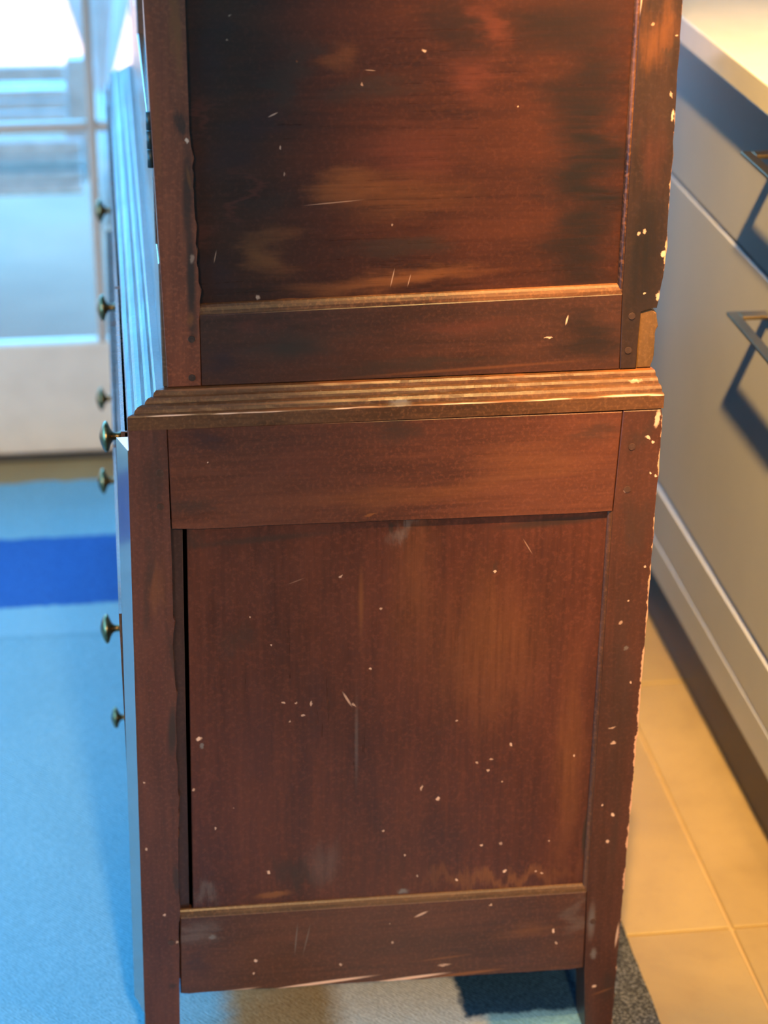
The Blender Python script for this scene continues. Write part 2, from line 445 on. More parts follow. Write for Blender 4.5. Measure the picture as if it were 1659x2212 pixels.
# ------------------------------------------------------------------ materials
class NT:
    def __init__(self, name):
        self.m = bpy.data.materials.new(name)
        self.m.use_nodes = True
        self.t = self.m.node_tree
        self.bsdf = self.t.nodes['Principled BSDF']
    def n(self, kind, **kw):
        nd = self.t.nodes.new(kind)
        for k, v in kw.items():
            setattr(nd, k, v)
        return nd
    def l(self, a, b):
        self.t.links.new(a, b)
    def math(self, op, a, b=None, c=None):
        nd = self.n('ShaderNodeMath', operation=op)
        for i, v in enumerate((a, b, c)):
            if v is None:
                continue
            if isinstance(v, (int, float)):
                nd.inputs[i].default_value = v
            else:
                self.l(v, nd.inputs[i])
        return nd.outputs[0]
    def vmath(self, op, a, b=None):
        nd = self.n('ShaderNodeVectorMath', operation=op)
        for i, v in enumerate((a, b)):
            if v is None:
                continue
            if isinstance(v, (tuple, list)):
                nd.inputs[i].default_value = v
            else:
                self.l(v, nd.inputs[i])
        return nd.outputs[0] if op != 'LENGTH' else nd.outputs['Value']
    def coords(self):
        return self.n('ShaderNodeTexCoord').outputs['Object']
    def noise(self, vec, scale, detail=3, rough=.55, dist=0.0):
        nd = self.n('ShaderNodeTexNoise')
        self.l(vec, nd.inputs['Vector'])
        nd.inputs['Scale'].default_value = scale
        nd.inputs['Detail'].default_value = detail
        nd.inputs['Roughness'].default_value = rough
        nd.inputs['Distortion'].default_value = dist
        return nd
    def remap(self, v, a, b, c=0.0, d=1.0, smooth=True):
        nd = self.n('ShaderNodeMapRange')
        if smooth:
            nd.interpolation_type = 'SMOOTHSTEP'
        self.l(v, nd.inputs['Value'])
        for k, x in zip(('From Min', 'From Max', 'To Min', 'To Max'), (a, b, c, d)):
            nd.inputs[k].default_value = x
        return nd.outputs['Result']
    def mix(self, fac, a, b, mode='MIX'):
        nd = self.n('ShaderNodeMix', data_type='RGBA', blend_type=mode)
        for s, v in ((nd.inputs[0], fac), (nd.inputs[6], a), (nd.inputs[7], b)):
            if isinstance(v, (int, float)):
                s.default_value = v
            elif isinstance(v, (tuple, list)):
                s.default_value = (*v[:3], 1)
            else:
                self.l(v, s)
        return nd.outputs[2]
    def stretch(self, vec, s):
        return self.vmath('MULTIPLY', vec, s)
    def bump(self, h, strength, dist=0.002):
        nd = self.n('ShaderNodeBump')
        nd.inputs['Strength'].default_value = strength
        nd.inputs['Distance'].default_value = dist
        self.l(h, nd.inputs['Height'])
        self.l(nd.outputs[0], self.bsdf.inputs['Normal'])
    def out(self, col=None, rough=None, **kw):
        if col is not None:
            s = self.bsdf.inputs['Base Color']
            if isinstance(col, (tuple, list)):
                s.default_value = (*col[:3], 1)
            else:
                self.l(col, s)
        if rough is not None:
            s = self.bsdf.inputs['Roughness']
            if isinstance(rough, (int, float)):
                s.default_value = rough
            else:
                self.l(rough, s)
        for k, v in kw.items():
            self.bsdf.inputs[k.replace('_', ' ')].default_value = v
        return self.m

MARK = {'d': (0.014, 0.010, 0.008), 'k': (0.034, 0.020, 0.014), 'b': (0.030, 0.015, 0.016), 'r': (0.115, 0.029, 0.016),
        'o': (0.19, 0.062, 0.019), 'c': (0.66, 0.38, 0.25), 'g': (0.17, 0.135, 0.115)}

def wood(name, grain='V', dark=(0.052, 0.019, 0.013), light=(0.135, 0.043, 0.023), relief=.22, spec=.3, coat=0.0, stains=(),
         edges=(), rough=(0.30, 0.50), specks=0.0, contrast=(0.32, 0.68)):
    """Old stained mahogany; stains = marks, each at its own place on the piece."""
    t = NT(name)
    p = t.coords()
    g = t.stretch(p, (70, 70, 3.2) if grain == 'V' else (3.2, 70, 70))
    fine = t.noise(g, 3.0, 6, .62).outputs['Fac']
    g2 = t.stretch(p, (16, 16, 2.0) if grain == 'V' else (2.0, 16, 16))
    broad = t.noise(g2, 1.6, 4, .6, .4).outputs['Fac']
    cloud = t.noise(p, 5.5, 4, .6).outputs['Fac']
    grit = t.noise(p, 260, 2, .6).outputs['Fac']
    f = t.math('ADD', t.math('MULTIPLY', fine, .30), t.math('MULTIPLY', broad, .35))
    f = t.math('ADD', f, t.math('MULTIPLY', cloud, .35))
    dark, light = tuple(v * .85 for v in dark), tuple(v * s for v, s in zip(light, (.74, .66, .64)))
    col = t.mix(t.remap(f, *contrast), dark, light)
    col = t.mix(t.math('MULTIPLY', t.remap(grit, .45, .75), .30), col, tuple(min(1, v * 1.7 + .004) for v in light))
    # marks with a shape of their own: stains, knocks, chips and scratches
    wob = t.vmath('SUBTRACT', t.noise(t.stretch(p, (34, 34, 9) if grain == 'V' else (9, 34, 34)), 1.0, 5, .65).outputs['Color'], (.5, .5, .5))
    wob2 = t.vmath('SUBTRACT', t.noise(p, 190, 2, .6).outputs['Color'], (.5, .5, .5))
    pb = t.vmath('ADD', p, t.vmath('MULTIPLY', wob, (.05, .05, .14) if grain == 'V' else (.14, .05, .05)))
    ps = t.vmath('ADD', p, t.vmath('MULTIPLY', wob2, (.0055, .0055, .0055)))
    for (x, z, rx, rz, rot, c, st, soft) in stains:
        mp = t.n('ShaderNodeMapping', vector_type='TEXTURE')
        mp.inputs['Location'].default_value = (x, 0, z)
        mp.inputs['Rotation'].default_value = (0, math.radians(rot), 0)
        mp.inputs['Scale'].default_value = (max(rx * (.8 if c == 'c' else 1), .0006), 1e6, max(rz * (.8 if c == 'c' else 1), .0006))
        t.l(pb if min(rx, rz) > .006 else (p if max(rx, rz) > 5 * min(rx, rz) else ps), mp.inputs['Vector'])
        d = t.vmath('LENGTH', mp.outputs['Vector'])
        m = t.remap(d, 1.0 + soft * .25, max(.02, 1.0 - soft), 0.0, st)
        if min(rx, rz) > .012:
            m = t.math('MULTIPLY', m, t.remap(fine, .25, .6, .55, 1.0))
        col = t.mix(m, col, MARK[c])
    if specks > 0:
        v = t.n('ShaderNodeTexVoronoi', feature='F1')
        t.l(p, v.inputs['Vector'])
        v.inputs['Scale'].default_value = 42
        sep = t.n('ShaderNodeSeparateColor')
        t.l(v.outputs['Color'], sep.inputs[0])
        m = t.math('MULTIPLY', t.remap(v.outputs['Distance'], .055, .025),
                   t.math('GREATER_THAN', sep.outputs[0], 1 - specks))
        col = t.mix(t.math('MULTIPLY', m, .7), col, MARK['c'])
    # worn arrises: bare wood where the stain has rubbed off along an edge
    sx = t.n('ShaderNodeSeparateXYZ')
    t.l(p, sx.inputs[0])
    wn = t.noise(t.stretch(p, (40, 40, 40)), 1.2, 4, .7).outputs['Fac']
    for (axis, a, b, sgn, w, amount) in edges:
        if axis == 'x':
            d = t.math('SUBTRACT', sx.outputs['X'], t.math('MULTIPLY_ADD', sx.outputs['Z'], b, a))
        else:
            d = t.math('SUBTRACT', sx.outputs['Z'], t.math('MULTIPLY_ADD', sx.outputs['X'], b, a))
        d = t.math('MULTIPLY', d, sgn)                      # positive = inside the piece
        lim = t.math('MULTIPLY', t.math('SUBTRACT', wn, 1 - amount), w * 6)
        m = t.remap(t.math('SUBTRACT', lim, d), -.0004, .0008)
        col = t.mix(m, col, (0.56, 0.27, 0.15))
    r = t.remap(t.math('ADD', t.math('MULTIPLY', cloud, .5), t.math('MULTIPLY', fine, .5)), .3, .7, *rough)
    t.bump(t.math('ADD', t.math('MULTIPLY', fine, .6), t.math('MULTIPLY', grit, .5)), relief, .0012)
    return t.out(col, r, Specular_IOR_Level=spec, Coat_Weight=coat, Coat_Roughness=.06)

def plain(name, col, rough=.5, metallic=0.0, var=.12, scale=20, bump=0.0, bscale=200, **kw):
    t = NT(name)
    p = t.coords()
    n = t.noise(p, scale, 4, .6).outputs['Fac']
    c = t.mix(t.remap(n, .3, .7), tuple(x * (1 - var) for x in col), tuple(min(1, x * (1 + var)) for x in col))
    if bump > 0:
        t.bump(t.noise(p, bscale, 3, .6).outputs['Fac'], bump, .001)
    t.bsdf.inputs['Metallic'].default_value = metallic
    return t.out(c, rough, **kw)

def glass_mat():
    t = NT('window_glass')
    tr = t.n('ShaderNodeBsdfTransparent')
    tr.inputs['Color'].default_value = (.96, .98, .98, 1)
    gl = t.n('ShaderNodeBsdfGlossy')
    gl.inputs['Roughness'].default_value = .02
    fr = t.n('ShaderNodeFresnel')
    fr.inputs['IOR'].default_value = 1.35
    mx = t.n('ShaderNodeMixShader')
    t.l(t.math('MULTIPLY', fr.outputs[0], .8), mx.inputs[0])
    t.l(tr.outputs[0], mx.inputs[1])
    t.l(gl.outputs[0], mx.inputs[2])
    t.l(mx.outputs[0], t.n('ShaderNodeOutputMaterial').inputs[0])
    for nd in list(t.t.nodes):
        if nd.type == 'OUTPUT_MATERIAL' and not nd.inputs[0].links[0].from_node == mx:
            t.t.nodes.remove(nd)
    return t.m

M = {}
M['wall'] = plain('cream_wall_paint', (.72, .66, .56), .75, var=.03)
M['ceiling'] = plain('ceiling_paint', (.80, .76, .70), .8, var=.02)
M['joinery'] = plain('painted_joinery', (.74, .64, .52), .45, var=.04)
M['threshold'] = plain('dark_threshold', (.06, .045, .03), .6)
M['bar'] = plain('shaded_bar_paint', (.50, .41, .34), .5, var=.04)  # the joinery paint again, darkened so the bars look less lit
M['glass'] = glass_mat()
M['brass'] = plain('aged_brass', (.21, .145, .065), .32, 1.0, var=.35, scale=120)
M['iron'] = plain('dark_hinge_metal', (.05, .055, .05), .45, .8)
M['bronze'] = plain('bronze_pull', (.38, .27, .14), .36, 1.0, var=.08)
M['cabinet'] = plain('grey_cabinet_paint', (.43, .43, .44), .42, var=.03, scale=6, bump=.04, bscale=90)
M['cabinet_dark'] = plain('cabinet_inside', (.10, .095, .09), .7)
M['plinth'] = plain('black_plinth', (.030, .024, .018), .42, var=.1)
M['quartz'] = plain('pale_worktop_stone', (.72, .68, .62), .12, var=.04, scale=9)
M['teak'] = plain('weathered_teak', (.50, .45, .45), .7, var=.12, scale=30)
M['paving'] = plain('patio_paving', (.32, .125, .072), .8, var=.1, scale=3)
M['canvas'] = plain('parasol_canvas', (.52, .43, .42), .8, var=.06, scale=25)
M['interior'] = plain('unfinished_inside', (.035, .022, .015), .85)

def tile_mat():
    t = NT('beige_stone_tile')
    p = t.coords()
    info = t.n('ShaderNodeObjectInfo')
    a = t.noise(p, 3.0, 5, .6, .6).outputs['Fac']
    b = t.noise(p, 28, 4, .65).outputs['Fac']
    c = t.mix(t.remap(a, .3, .7), (.245, .170, .070), (.325, .232, .100))
    c = t.mix(t.math('MULTIPLY', t.remap(b, .45, .8), .35), c, (.21, .14, .055))
    hv = t.n('ShaderNodeHueSaturation')
    t.l(c, hv.inputs['Color'])
    t.l(t.math('MULTIPLY_ADD', info.outputs['Random'], .10, .95), hv.inputs['Value'])
    t.bump(b, .06, .001)
    return t.out(hv.outputs[0], t.remap(a, .3, .7, .42, .55))
M['tile'] = tile_mat()
M['grout'] = plain('pale_grout', (.42, .29, .14), .8, var=.05)

def rug_mat():
    t = NT('woven_rug')
    p = t.coords()
    sx = t.n('ShaderNodeSeparateXYZ')
    wob = t.noise(p, 70, 3, .7).outputs['Fac']
    pw = t.vmath('ADD', p, t.vmath('MULTIPLY', t.vmath('SUBTRACT', t.noise(p, 60, 3, .7).outputs['Color'], (.5, .5, .5)), (.02, .02, 0)))
    t.l(pw, sx.inputs[0])
    X, Y = sx.outputs['X'], sx.outputs['Y']
    def span(v, a, b, s=.004):
        return t.math('MULTIPLY', t.remap(v, a - s, a + s), t.remap(v, b + s, b - s))
    grain = t.noise(p, 330, 3, .7).outputs['Fac']
    big = t.noise(p, 7, 4, .6).outputs['Fac']
    pale = t.mix(t.remap(grain, .3, .7), (.16, .34, .42), (.27, .51, .61))
    pale = t.mix(t.math('MULTIPLY', t.remap(big, .35, .7), .25), pale, (.17, .36, .44))
    navy = t.mix(t.remap(grain, .3, .7), (.020, .085, .28), (.045, .17, .50))
    taupe = t.mix(t.remap(grain, .3, .7), (.26, .17, .075), (.44, .31, .16))
    oat = t.mix(t.remap(grain, .3, .7), (.50, .49, .42), (.76, .73, .63))
    ink = t.mix(t.remap(grain, .3, .7), (.008, .030, .065), (.026, .075, .14))
    dark = t.mix(t.remap(grain, .48, .62), (.035, .036, .042), (.17, .17, .18))
    c = pale
    c = t.mix(t.math('MULTIPLY', span(Y, 2.815, 2.83, .003), .25), c, (.14, .28, .36))
    c = t.mix(t.math('MULTIPLY', span(Y, 2.83, 2.925), .35), c, (.31, .55, .65))
    c = t.mix(t.math('MULTIPLY', span(Y, 2.925, 3.176), span(X, -3, .02, .01)), c, navy)
    c = t.mix(t.math('MULTIPLY', span(X, .19, .38, .01), span(Y, 1.4, 2.6)), c, oat)
    c = t.mix(t.math('MULTIPLY', span(X, .085, .212, .02), span(Y, 1.5, 2.6)), c, taupe)
    c = t.mix(t.math('MULTIPLY', span(X, .356, .62), span(Y, 1.848, 2.62)), c, ink)
    c = t.mix(span(X, .505, .7), c, dark)
    wv = t.n('ShaderNodeTexWave', wave_type='BANDS', bands_direction='DIAGONAL')
    t.l(p, wv.inputs['Vector'])
    wv.inputs['Scale'].default_value = 120
    wv.inputs['Distortion'].default_value = 5
    wv.inputs['Detail'].default_value = 2
    t.bump(t.math('ADD', wv.outputs['Fac'], grain), .4, .003)
    return t.out(c, .95, Specular_IOR_Level=.1)
M['rug'] = rug_mat()

# ------------------------------------------------------------------ the room
X0, X1, Y0, Y1, ZC = -2.0, 1.41, -1.25, 3.52, 2.5
wall_t = .14
floor_root = structure(box('floor', (X0, Y0, -.16), (X1, Y1 + wall_t, -.004), M['grout']))
TS, GW = .60, .004
gx0, gy0 = .7155 - 6 * TS, 1.984 - 6 * TS
proto = {}
for i in range(8):
    for j in range(10):
        a0, a1 = max(gx0 + i * TS + GW / 2, X0), min(gx0 + (i + 1) * TS - GW / 2, X1)
        b0, b1 = max(gy0 + j * TS + GW / 2, Y0), min(gy0 + (j + 1) * TS - GW / 2, Y1)
        if a1 - a0 < .02 or b1 - b0 < .02:
            continue
        key = (round(a1 - a0, 4), round(b1 - b0, 4))
        if key not in proto:
            bm = bmesh.new()
            box_into(bm, (0, 0, -.012), (a1 - a0, b1 - b0, 0), .0015)
            me = bpy.data.meshes.new('floor_tile')
            bmesh.ops.recalc_face_normals(bm, faces=bm.faces[:])
            bm.to_mesh(me)
            bm.free()
            me.materials.append(M['tile'])
            proto[key] = me
        o = bpy.data.objects.new('floor_tile', proto[key])
        COL.objects.link(o)
        o.parent = floor_root
        o.location = (a0, b0, 0)

WY0, WY1, WZ0, WZ1 = .15, 3.15, .35, 2.15
bm = bmesh.new()
for a, c in (((Y0 - wall_t, -.16), (WY0, ZC)), ((WY1, -.16), (Y1 + wall_t, ZC)), ((WY0, -.16), (WY1, WZ0)), ((WY0, WZ1), (WY1, ZC))):
    box_into(bm, (X0 - wall_t, a[0], a[1]), (X0, c[0], c[1]))
structure(mesh_obj('wall_left', bm, M['wall']))
win = bpy.data.objects.new('added_window_1', None)  # unseen window added to bring more blue daylight to rug and chest front
COL.objects.link(win)
win.location = (X0, (WY0 + WY1) / 2, WZ0)
structure(win)
xw = (X0 - .10, X0 - .05)
ys = [WY0, WY0 + 1.0, WY0 + 2.0, WY1]
for z0, z1 in ((WZ0, WZ0 + .05), (WZ1 - .05, WZ1)):
    box('frame_rail', (xw[0], WY0, z0), (xw[1], WY1, z1), M['joinery'], win, .003)
for y in ys:
    y0 = min(max(y - .025, WY0), WY1 - .05)
    box('frame_stile', (xw[0], y0, WZ0 + .05), (xw[1], y0 + .05, WZ1 - .05), M['joinery'], win, .003)
for y0, y1 in zip(ys, ys[1:]):
    box('pane', (X0 - .078, y0 + .024, WZ0 + .049), (X0 - .073, y1 - .024, WZ1 - .049), M['glass'], win)
structure(box('wall_right', (X1, Y0 - wall_t, -.16), (X1 + wall_t, Y1 + wall_t, ZC), M['wall']))
structure(box('wall_front', (X0, Y0 - wall_t, -.16), (X1, Y0, ZC), M['wall']))
structure(box('ceiling', (X0 - wall_t, Y0 - wall_t, ZC), (X1 + wall_t, Y1 + .55, ZC + .25), M['ceiling']))
DX0, DX1, DZ = -1.90, .80, 2.15
bm = bmesh.new()
box_into(bm, (X0, Y1, -.004), (DX0, Y1 + wall_t, ZC))
box_into(bm, (DX1, Y1, -.004), (X1, Y1 + wall_t, ZC))
box_into(bm, (DX0, Y1, DZ), (DX1, Y1 + wall_t, ZC))
structure(mesh_obj('wall_back', bm, M['wall']))
structure(box('trim_1', (DX0, Y1 - .002, -.003), (DX1, Y1 + .09, .006), M['threshold']))

# glazed doors: stiles, rails, thin glazing bars, one pane per opening
def glazed(name, xa, xb, bars, zbars):
    r = bpy.data.objects.new(name, None)
    COL.objects.link(r)
    r.location = ((xa + xb) / 2, Y1, 0)
    structure(r)
    ya, yb = Y1 + .012, Y1 + .056
    sw = .075
    box('stile', (xa, ya, .008), (xa + sw, yb, DZ - .005), M['joinery'], r, .003)
    box('stile', (xb - sw, ya, .008), (xb, yb, DZ - .005), M['joinery'], r, .003)
    box('bottom_rail', (xa + sw, ya + .002, .008), (xb - sw, yb - .002, .223), M['joinery'], r, .004)
    box('top_rail', (xa + sw, ya + .002, DZ - .09), (xb - sw, yb - .002, DZ - .005), M['joinery'], r, .003)
    xs = [xa + sw] + bars + [xb - sw]
    zs = [.223] + zbars + [DZ - .09]
    w = .008
    for b in bars:
        box('glazing_bar', (b - w, ya + .006, .223), (b + w, yb - .006, DZ - .09), M['bar'], r, .003)
    for z in zbars:
        for q0, q1 in zip(xs, xs[1:]):
            box('glazing_bar', (q0 + (w if q0 in bars else 0), ya + .007, z - w), (q1 - (w if q1 in bars else 0), yb - .007, z + w), M['bar'], r, .003)
    for q0, q1 in zip(xs, xs[1:]):
        for s0, s1 in zip(zs, zs[1:]):
            box('pane', (q0 - .001, Y1 + .032, s0 - .001), (q1 + .001, Y1 + .036, s1 + .001), M['glass'], r)
    return r
glazed('door_1', -.86, .78, [-.43, -.032, .36], [.6215, 1.02, 1.42, 1.78])
glazed('door_2', -1.88, -.865, [-1.37], [.6215, 1.02, 1.42, 1.78])

# ------------------------------------------------------------------ the rug
bm = bmesh.new()
rng = random.Random(3)
rx0, rx1, ry0, ry1 = -1.85, .578, 1.15, 3.405
pts = ragged((rx0, ry0), (rx1, ry0), .03, .003, rng)[:-1] + ragged((rx1, ry0), (rx1 + .004, ry1), .02, .0012, rng)[:-1] + \
    ragged((rx1 + .004, ry1), (rx0, ry1), .03, .003, rng)[:-1] + ragged((rx0, ry1), (rx0, ry0), .03, .003, rng)[:-1]
lo = [bm.verts.new((x, y, .0005)) for x, y in pts]
hi = [bm.verts.new((x, y, .007)) for x, y in pts]
bm.faces.new(hi)
bm.faces.new(list(reversed(lo)))
for i in range(len(pts)):
    j = (i + 1) % len(pts)
    bm.faces.new((lo[i], lo[j], hi[j], hi[i]))
tag(mesh_obj('rug', bm, M['rug']), 'pale woven rug with navy blocks and stripe under the old wooden cabinet', 'rug')

# ------------------------------------------------------------------ lower part: chest of drawers
RZ = .0072                                              # top of the rug, on which it stands
CB = (.26, 1.8, RZ)
chest = thing('chest_of_drawers', 'dark wooden chest of drawers on legs with brass knobs, under the panelled cupboard', 'chest of drawers', CB)
S = STAINS
w_ll = wood('mahogany_front_stile', stains=S['LL'], dark=(.060, .022, .014), light=(.150, .052, .030), specks=.05, rough=(.38, .55), edges=[])
w_lr = wood('mahogany_back_stile', stains=S['LR'], dark=(.042, .017, .011), light=(.115, .040, .022), specks=.10,
            edges=[('x', .5185, .0095, -1, .0018, .49)])
w_lt = wood('mahogany_top_rail', 'H', stains=S['LT'], dark=(.062, .021, .013), light=(.165, .052, .024), specks=.02)
w_lp = wood('mahogany_side_panel', 'V', stains=S['LP'], dark=(.052, .017, .011), light=(.130, .039, .020), specks=.06, rough=(.26, .44))
w_ls = wood('mahogany_panel_strip', 'V', dark=(.030, .017, .017), light=(.070, .038, .036))
w_lb = wood('mahogany_bottom_rail', 'H', stains=S['LB'], dark=(.055, .022, .014), light=(.140, .052, .028), specks=.08)
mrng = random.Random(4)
worn_lit = [(mrng.uniform(.01, .52), mrng.choice((.7928, .7932, .7936)), mrng.uniform(.008, .05), .0009, 0, mrng.choice('cco'), mrng.uniform(.6, 1), .6) for _ in range(16)]  # chips together with lit edge lines, all painted as marks
worn_lit += [(mrng.uniform(.04, .51), mrng.choice((.8100, .8106)), mrng.uniform(.006, .04), .0010, 0, 'o', mrng.uniform(.6, 1), .6) for _ in range(10)]
worn_lit += [(.265, .795, .012, .003, 0, 'g', .8, .6), (.500, .803, .010, .002, 0, 'c', .5, .6), (.20, .7985, .12, .0008, 0, 'o', .8, .6)]
w_mo = wood('mahogany_moulding', 'H', stains=worn_lit, dark=(.045, .019, .009), light=(.21, .09, .034), specks=.05, contrast=(.3, .75))
w_bd = wood('worn_lit_bead', 'H', dark=(.06, .028, .012), light=(.22, .11, .045), contrast=(.3, .7))  # lighter gold is part wear, part lamplight put into the colour
w_bv = wood('worn_lit_bead_upright', 'V', dark=(.045, .018, .010), light=(.17, .07, .030), contrast=(.35, .75), specks=.2)  # upright bead likewise: wear and caught lamplight in one tone
w_fr = wood('mahogany_front', 'H', dark=(.09, .045, .028), light=(.19, .10, .062), rough=(.16, .28), relief=.06, spec=.6)
w_st = wood('polished_corner', 'V', dark=(.10, .06, .045), light=(.20, .12, .085), rough=(.10, .16), relief=.03, spec=1.0, coat=1.0)
w_le = wood('mahogany_ledge', 'V', dark=(.06, .035, .025), light=(.13, .075, .05), rough=(.26, .40), relief=.05, spec=.5)
w_pg = wood('peg_end_grain', 'V', dark=(.05, .024, .016), light=(.10, .05, .032))
w_old = wood('bare_repair_wood', 'V', dark=(.13, .07, .028), light=(.34, .19, .08))

rng = random.Random(11)
# near stiles run down into the legs
inner = [(.0275, RZ)] + ragged((.030, .12), (.0345, .30), .012, .0008, rng) + ragged((.0350, .31), (.0385, .62), .010, .0016, rng) + [(.0398, .673), (.0402, .7805)]
outer = list(reversed(ragged((-.0102, RZ + .002), (.0026, .7805), .02, .0005, rng)))
prism('side_stile', inner + outer, 1.80, 1.842, w_ll, chest, .0012)
innerR = [(.4880, RZ), (.4825, .100), (.4800, .215), (.4820, .669), (.4858, .778)]
outerR = [(.5185, RZ)] + ragged((.5180, .02), (.5232, .374), .008, .0006, rng)[1:] + ragged((.5232, .374), (.5260, .770), .008, .0007, rng)[1:] + [(.5242, .778)]
prism('side_stile', outerR + list(reversed(innerR)), 1.80, 1.845, w_lr, chest, .0012)
# side rails
prism('top_rail', [(.0412, .673)] + ragged((.0412, .6732), (.4815, .6690), .03, .0004, rng)[1:] + [(.4852, .7772), (.0406, .7795)], 1.8004, 1.824, w_lt, chest, .0009)
prism('bottom_rail', ragged((.0312, .1095), (.4815, .1020), .012, .0006, rng) + [(.4800, .2060), (.0338, .2105)], 1.8006, 1.824, w_lb, chest, .0012)
# panel: a narrow strip, an open shrinkage crack, then the wide board
prism('panel_strip', [(.0300, .200), (.0438, .200), (.0518, .680), (.0370, .680)], 1.8085, 1.8165, w_ls, chest, 0)
prism('side_panel', [(.0478, .200), (.4860, .200), (.4860, .680), (.0560, .680)], 1.8055, 1.8145, w_lp, chest, .0006)
# beads between panel and frame
def bead(name, p, q, w, yf, yb, mat, parent, vertical=False):
    """Sloping quarter-round bead from the frame face (yf) back to the panel (yb)."""
    bm = bmesh.new()
    n = 5
    rows = []
    for (x, z) in (p, q):
        row = []
        for i in range(n):
            a = i / (n - 1) * math.pi / 2
            k = 1 - math.cos(a)
            y = yf + (yb - yf) * k
            o = w * math.sin(a)
            row.append(bm.verts.new((x + (o if vertical else 0), y, z + (0 if vertical else o))))
        row.append(bm.verts.new((x, yb + .002, z)))
        rows.append(row)
    m = len(rows[0])
    for i in range(m):
        j = (i + 1) % m
        bm.faces.new((rows[0][i], rows[0][j], rows[1][j], rows[1][i]))
    bm.faces.new(rows[0])
    bm.faces.new(list(reversed(rows[1])))
    return mesh_obj(name, bm, mat, parent)
bead('bead', (.0340, .2105), (.4800, .2062), .0085, 1.8012, 1.8058, w_bd, chest)
bead('bead', (.4802, .2060), (.4822, .6690), -.0050, 1.8012, 1.8050, w_bv, chest, True)
# pegs that pin the joints
def peg(x, z, y, parent, r=.0040, mat=None):
    bm = bmesh.new()
    bmesh.ops.create_cone(bm, cap_ends=True, segments=14, radius1=r, radius2=r * .86, depth=.0030,
                          matrix=Matrix.Translation((x, y + .0009, z)) @ Matrix.Rotation(math.radians(90), 4, 'X'))
    return mesh_obj('peg', bm, mat or w_pg, parent)
for x, z in ((.0319, .7340), (.0310, .6982), (.4949, .6929), (.4968, .7392), (.4887, .1660), (.0231, .1797)):
    peg(x, z, 1.80, chest)

# carcass behind the frame
FAR = 3.21
box('back_board', (.5100, 1.845, .105), (.5200, FAR - .045, .778), M['interior'], chest)
box('bottom_board', (.006, 1.830, .108), (.509, FAR - .045, .120), M['interior'], chest)
box('far_side_panel', (.036, FAR - .022, .105), (.484, FAR - .008, .778), w_fr, chest)
for x0, x1 in ((-.002, .036), (.484, .522)):
    box('side_stile', (x0, FAR - .045, RZ), (x1, FAR, .778), w_fr, chest, .0012)
# drawer fronts: two rows of three small drawers, one long drawer below; all stand a little proud
KNOB = [(0, .0088), (.0012, .0088), (.0026, .0062), (.0042, .0042), (.0090, .0040), (.0118, .0052), (.0142, .0090),
        (.0160, .0138), (.0172, .0166), (.0186, .0174), (.0204, .0170), (.0226, .0140), (.0248, .0088), (.0262, .0036), (.0266, 0)]
def drawer(y0, y1, z0, z1, xf, ky, kz, scale=1.0):
    d = box('drawer', (xf, y0, z0), (xf + .020, y1, z1), w_fr, chest, .0016)
    # the cock bead round the drawer front
    bm = bmesh.new()
    for a, b in (((xf - .0022, y0, z0), (xf + .004, y0 + .0035, z1)), ((xf - .0022, y1 - .0035, z0), (xf + .004, y1, z1)),
                 ((xf - .0022, y0 + .0035, z0), (xf + .004, y1 - .0035, z0 + .0035)), ((xf - .0022, y0 + .0035, z1 - .0035), (xf + .004, y1 - .0035, z1))):
        box_into(bm, a, b)
    mesh_obj('cock_bead', bm, w_fr, d)
    if ky is not None:
        lathe_x('knob', [(a * scale, b * scale) for a, b in KNOB], (xf, ky, kz), M['brass'], d)
def xat(z):
    return .0026 - (.7805 - z) * .0165
dy = .4345
for i, ky in enumerate((2.0814, 2.5040, 2.9310)):
    drawer(1.852 + i * dy, 1.852 + (i + 1) * dy - .006, .572, .757, xat(.66) - .0020, ky, .655)
for i, (ky, kz) in enumerate(((2.112, .399), (2.530, .399), (2.826, .399))):
    drawer(1.852 + i * dy, 1.852 + (i + 1) * dy - .006, .312, .556, xat(.43) - .0095, ky, kz)
drawer(1.838, 1.852 + 3 * dy - .006, .094, .298, xat(.2) - .0060, 2.232, .2065, .80)
bm = bmesh.new()
for a, b in (((.006, 1.845, .757), (.030, FAR - .045, .777)), ((.004, 1.845, .557), (.030, FAR - .045, .571)), ((.000, 1.845, .299), (.030, FAR - .045, .311))):
    box_into(bm, a, b)
mesh_obj('front_rail', bm, w_fr, chest)
for i in (1, 2):
    y = 1.852 + i * dy - .003
    box('divider', (.018, y - .002, .311), (.034, y + .002, .557), w_fr, chest)
    box('divider', (.018, y - .002, .571), (.034, y + .002, .757), w_fr, chest)

# canted strip up the front corner, between the side and the drawer fronts
bm = bmesh.new()
rows = []
for z in (.085, .30, .565, .758):
    xe = xat(z) - .0002
    rows.append([bm.verts.new(p) for p in ((xe, 1.8022, z), (xe - .0105, 1.8360, z), (xe + .006, 1.8360, z), (xe + .006, 1.8030, z))])
for a, c in zip(rows, rows[1:]):
    for i in range(4):
        j = (i + 1) % 4
        bm.faces.new((a[i], a[j], c[j], c[i]))
bm.faces.new(rows[0])
bm.faces.new(rows[-1])
mesh_obj('corner_strip', bm, w_st, chest)

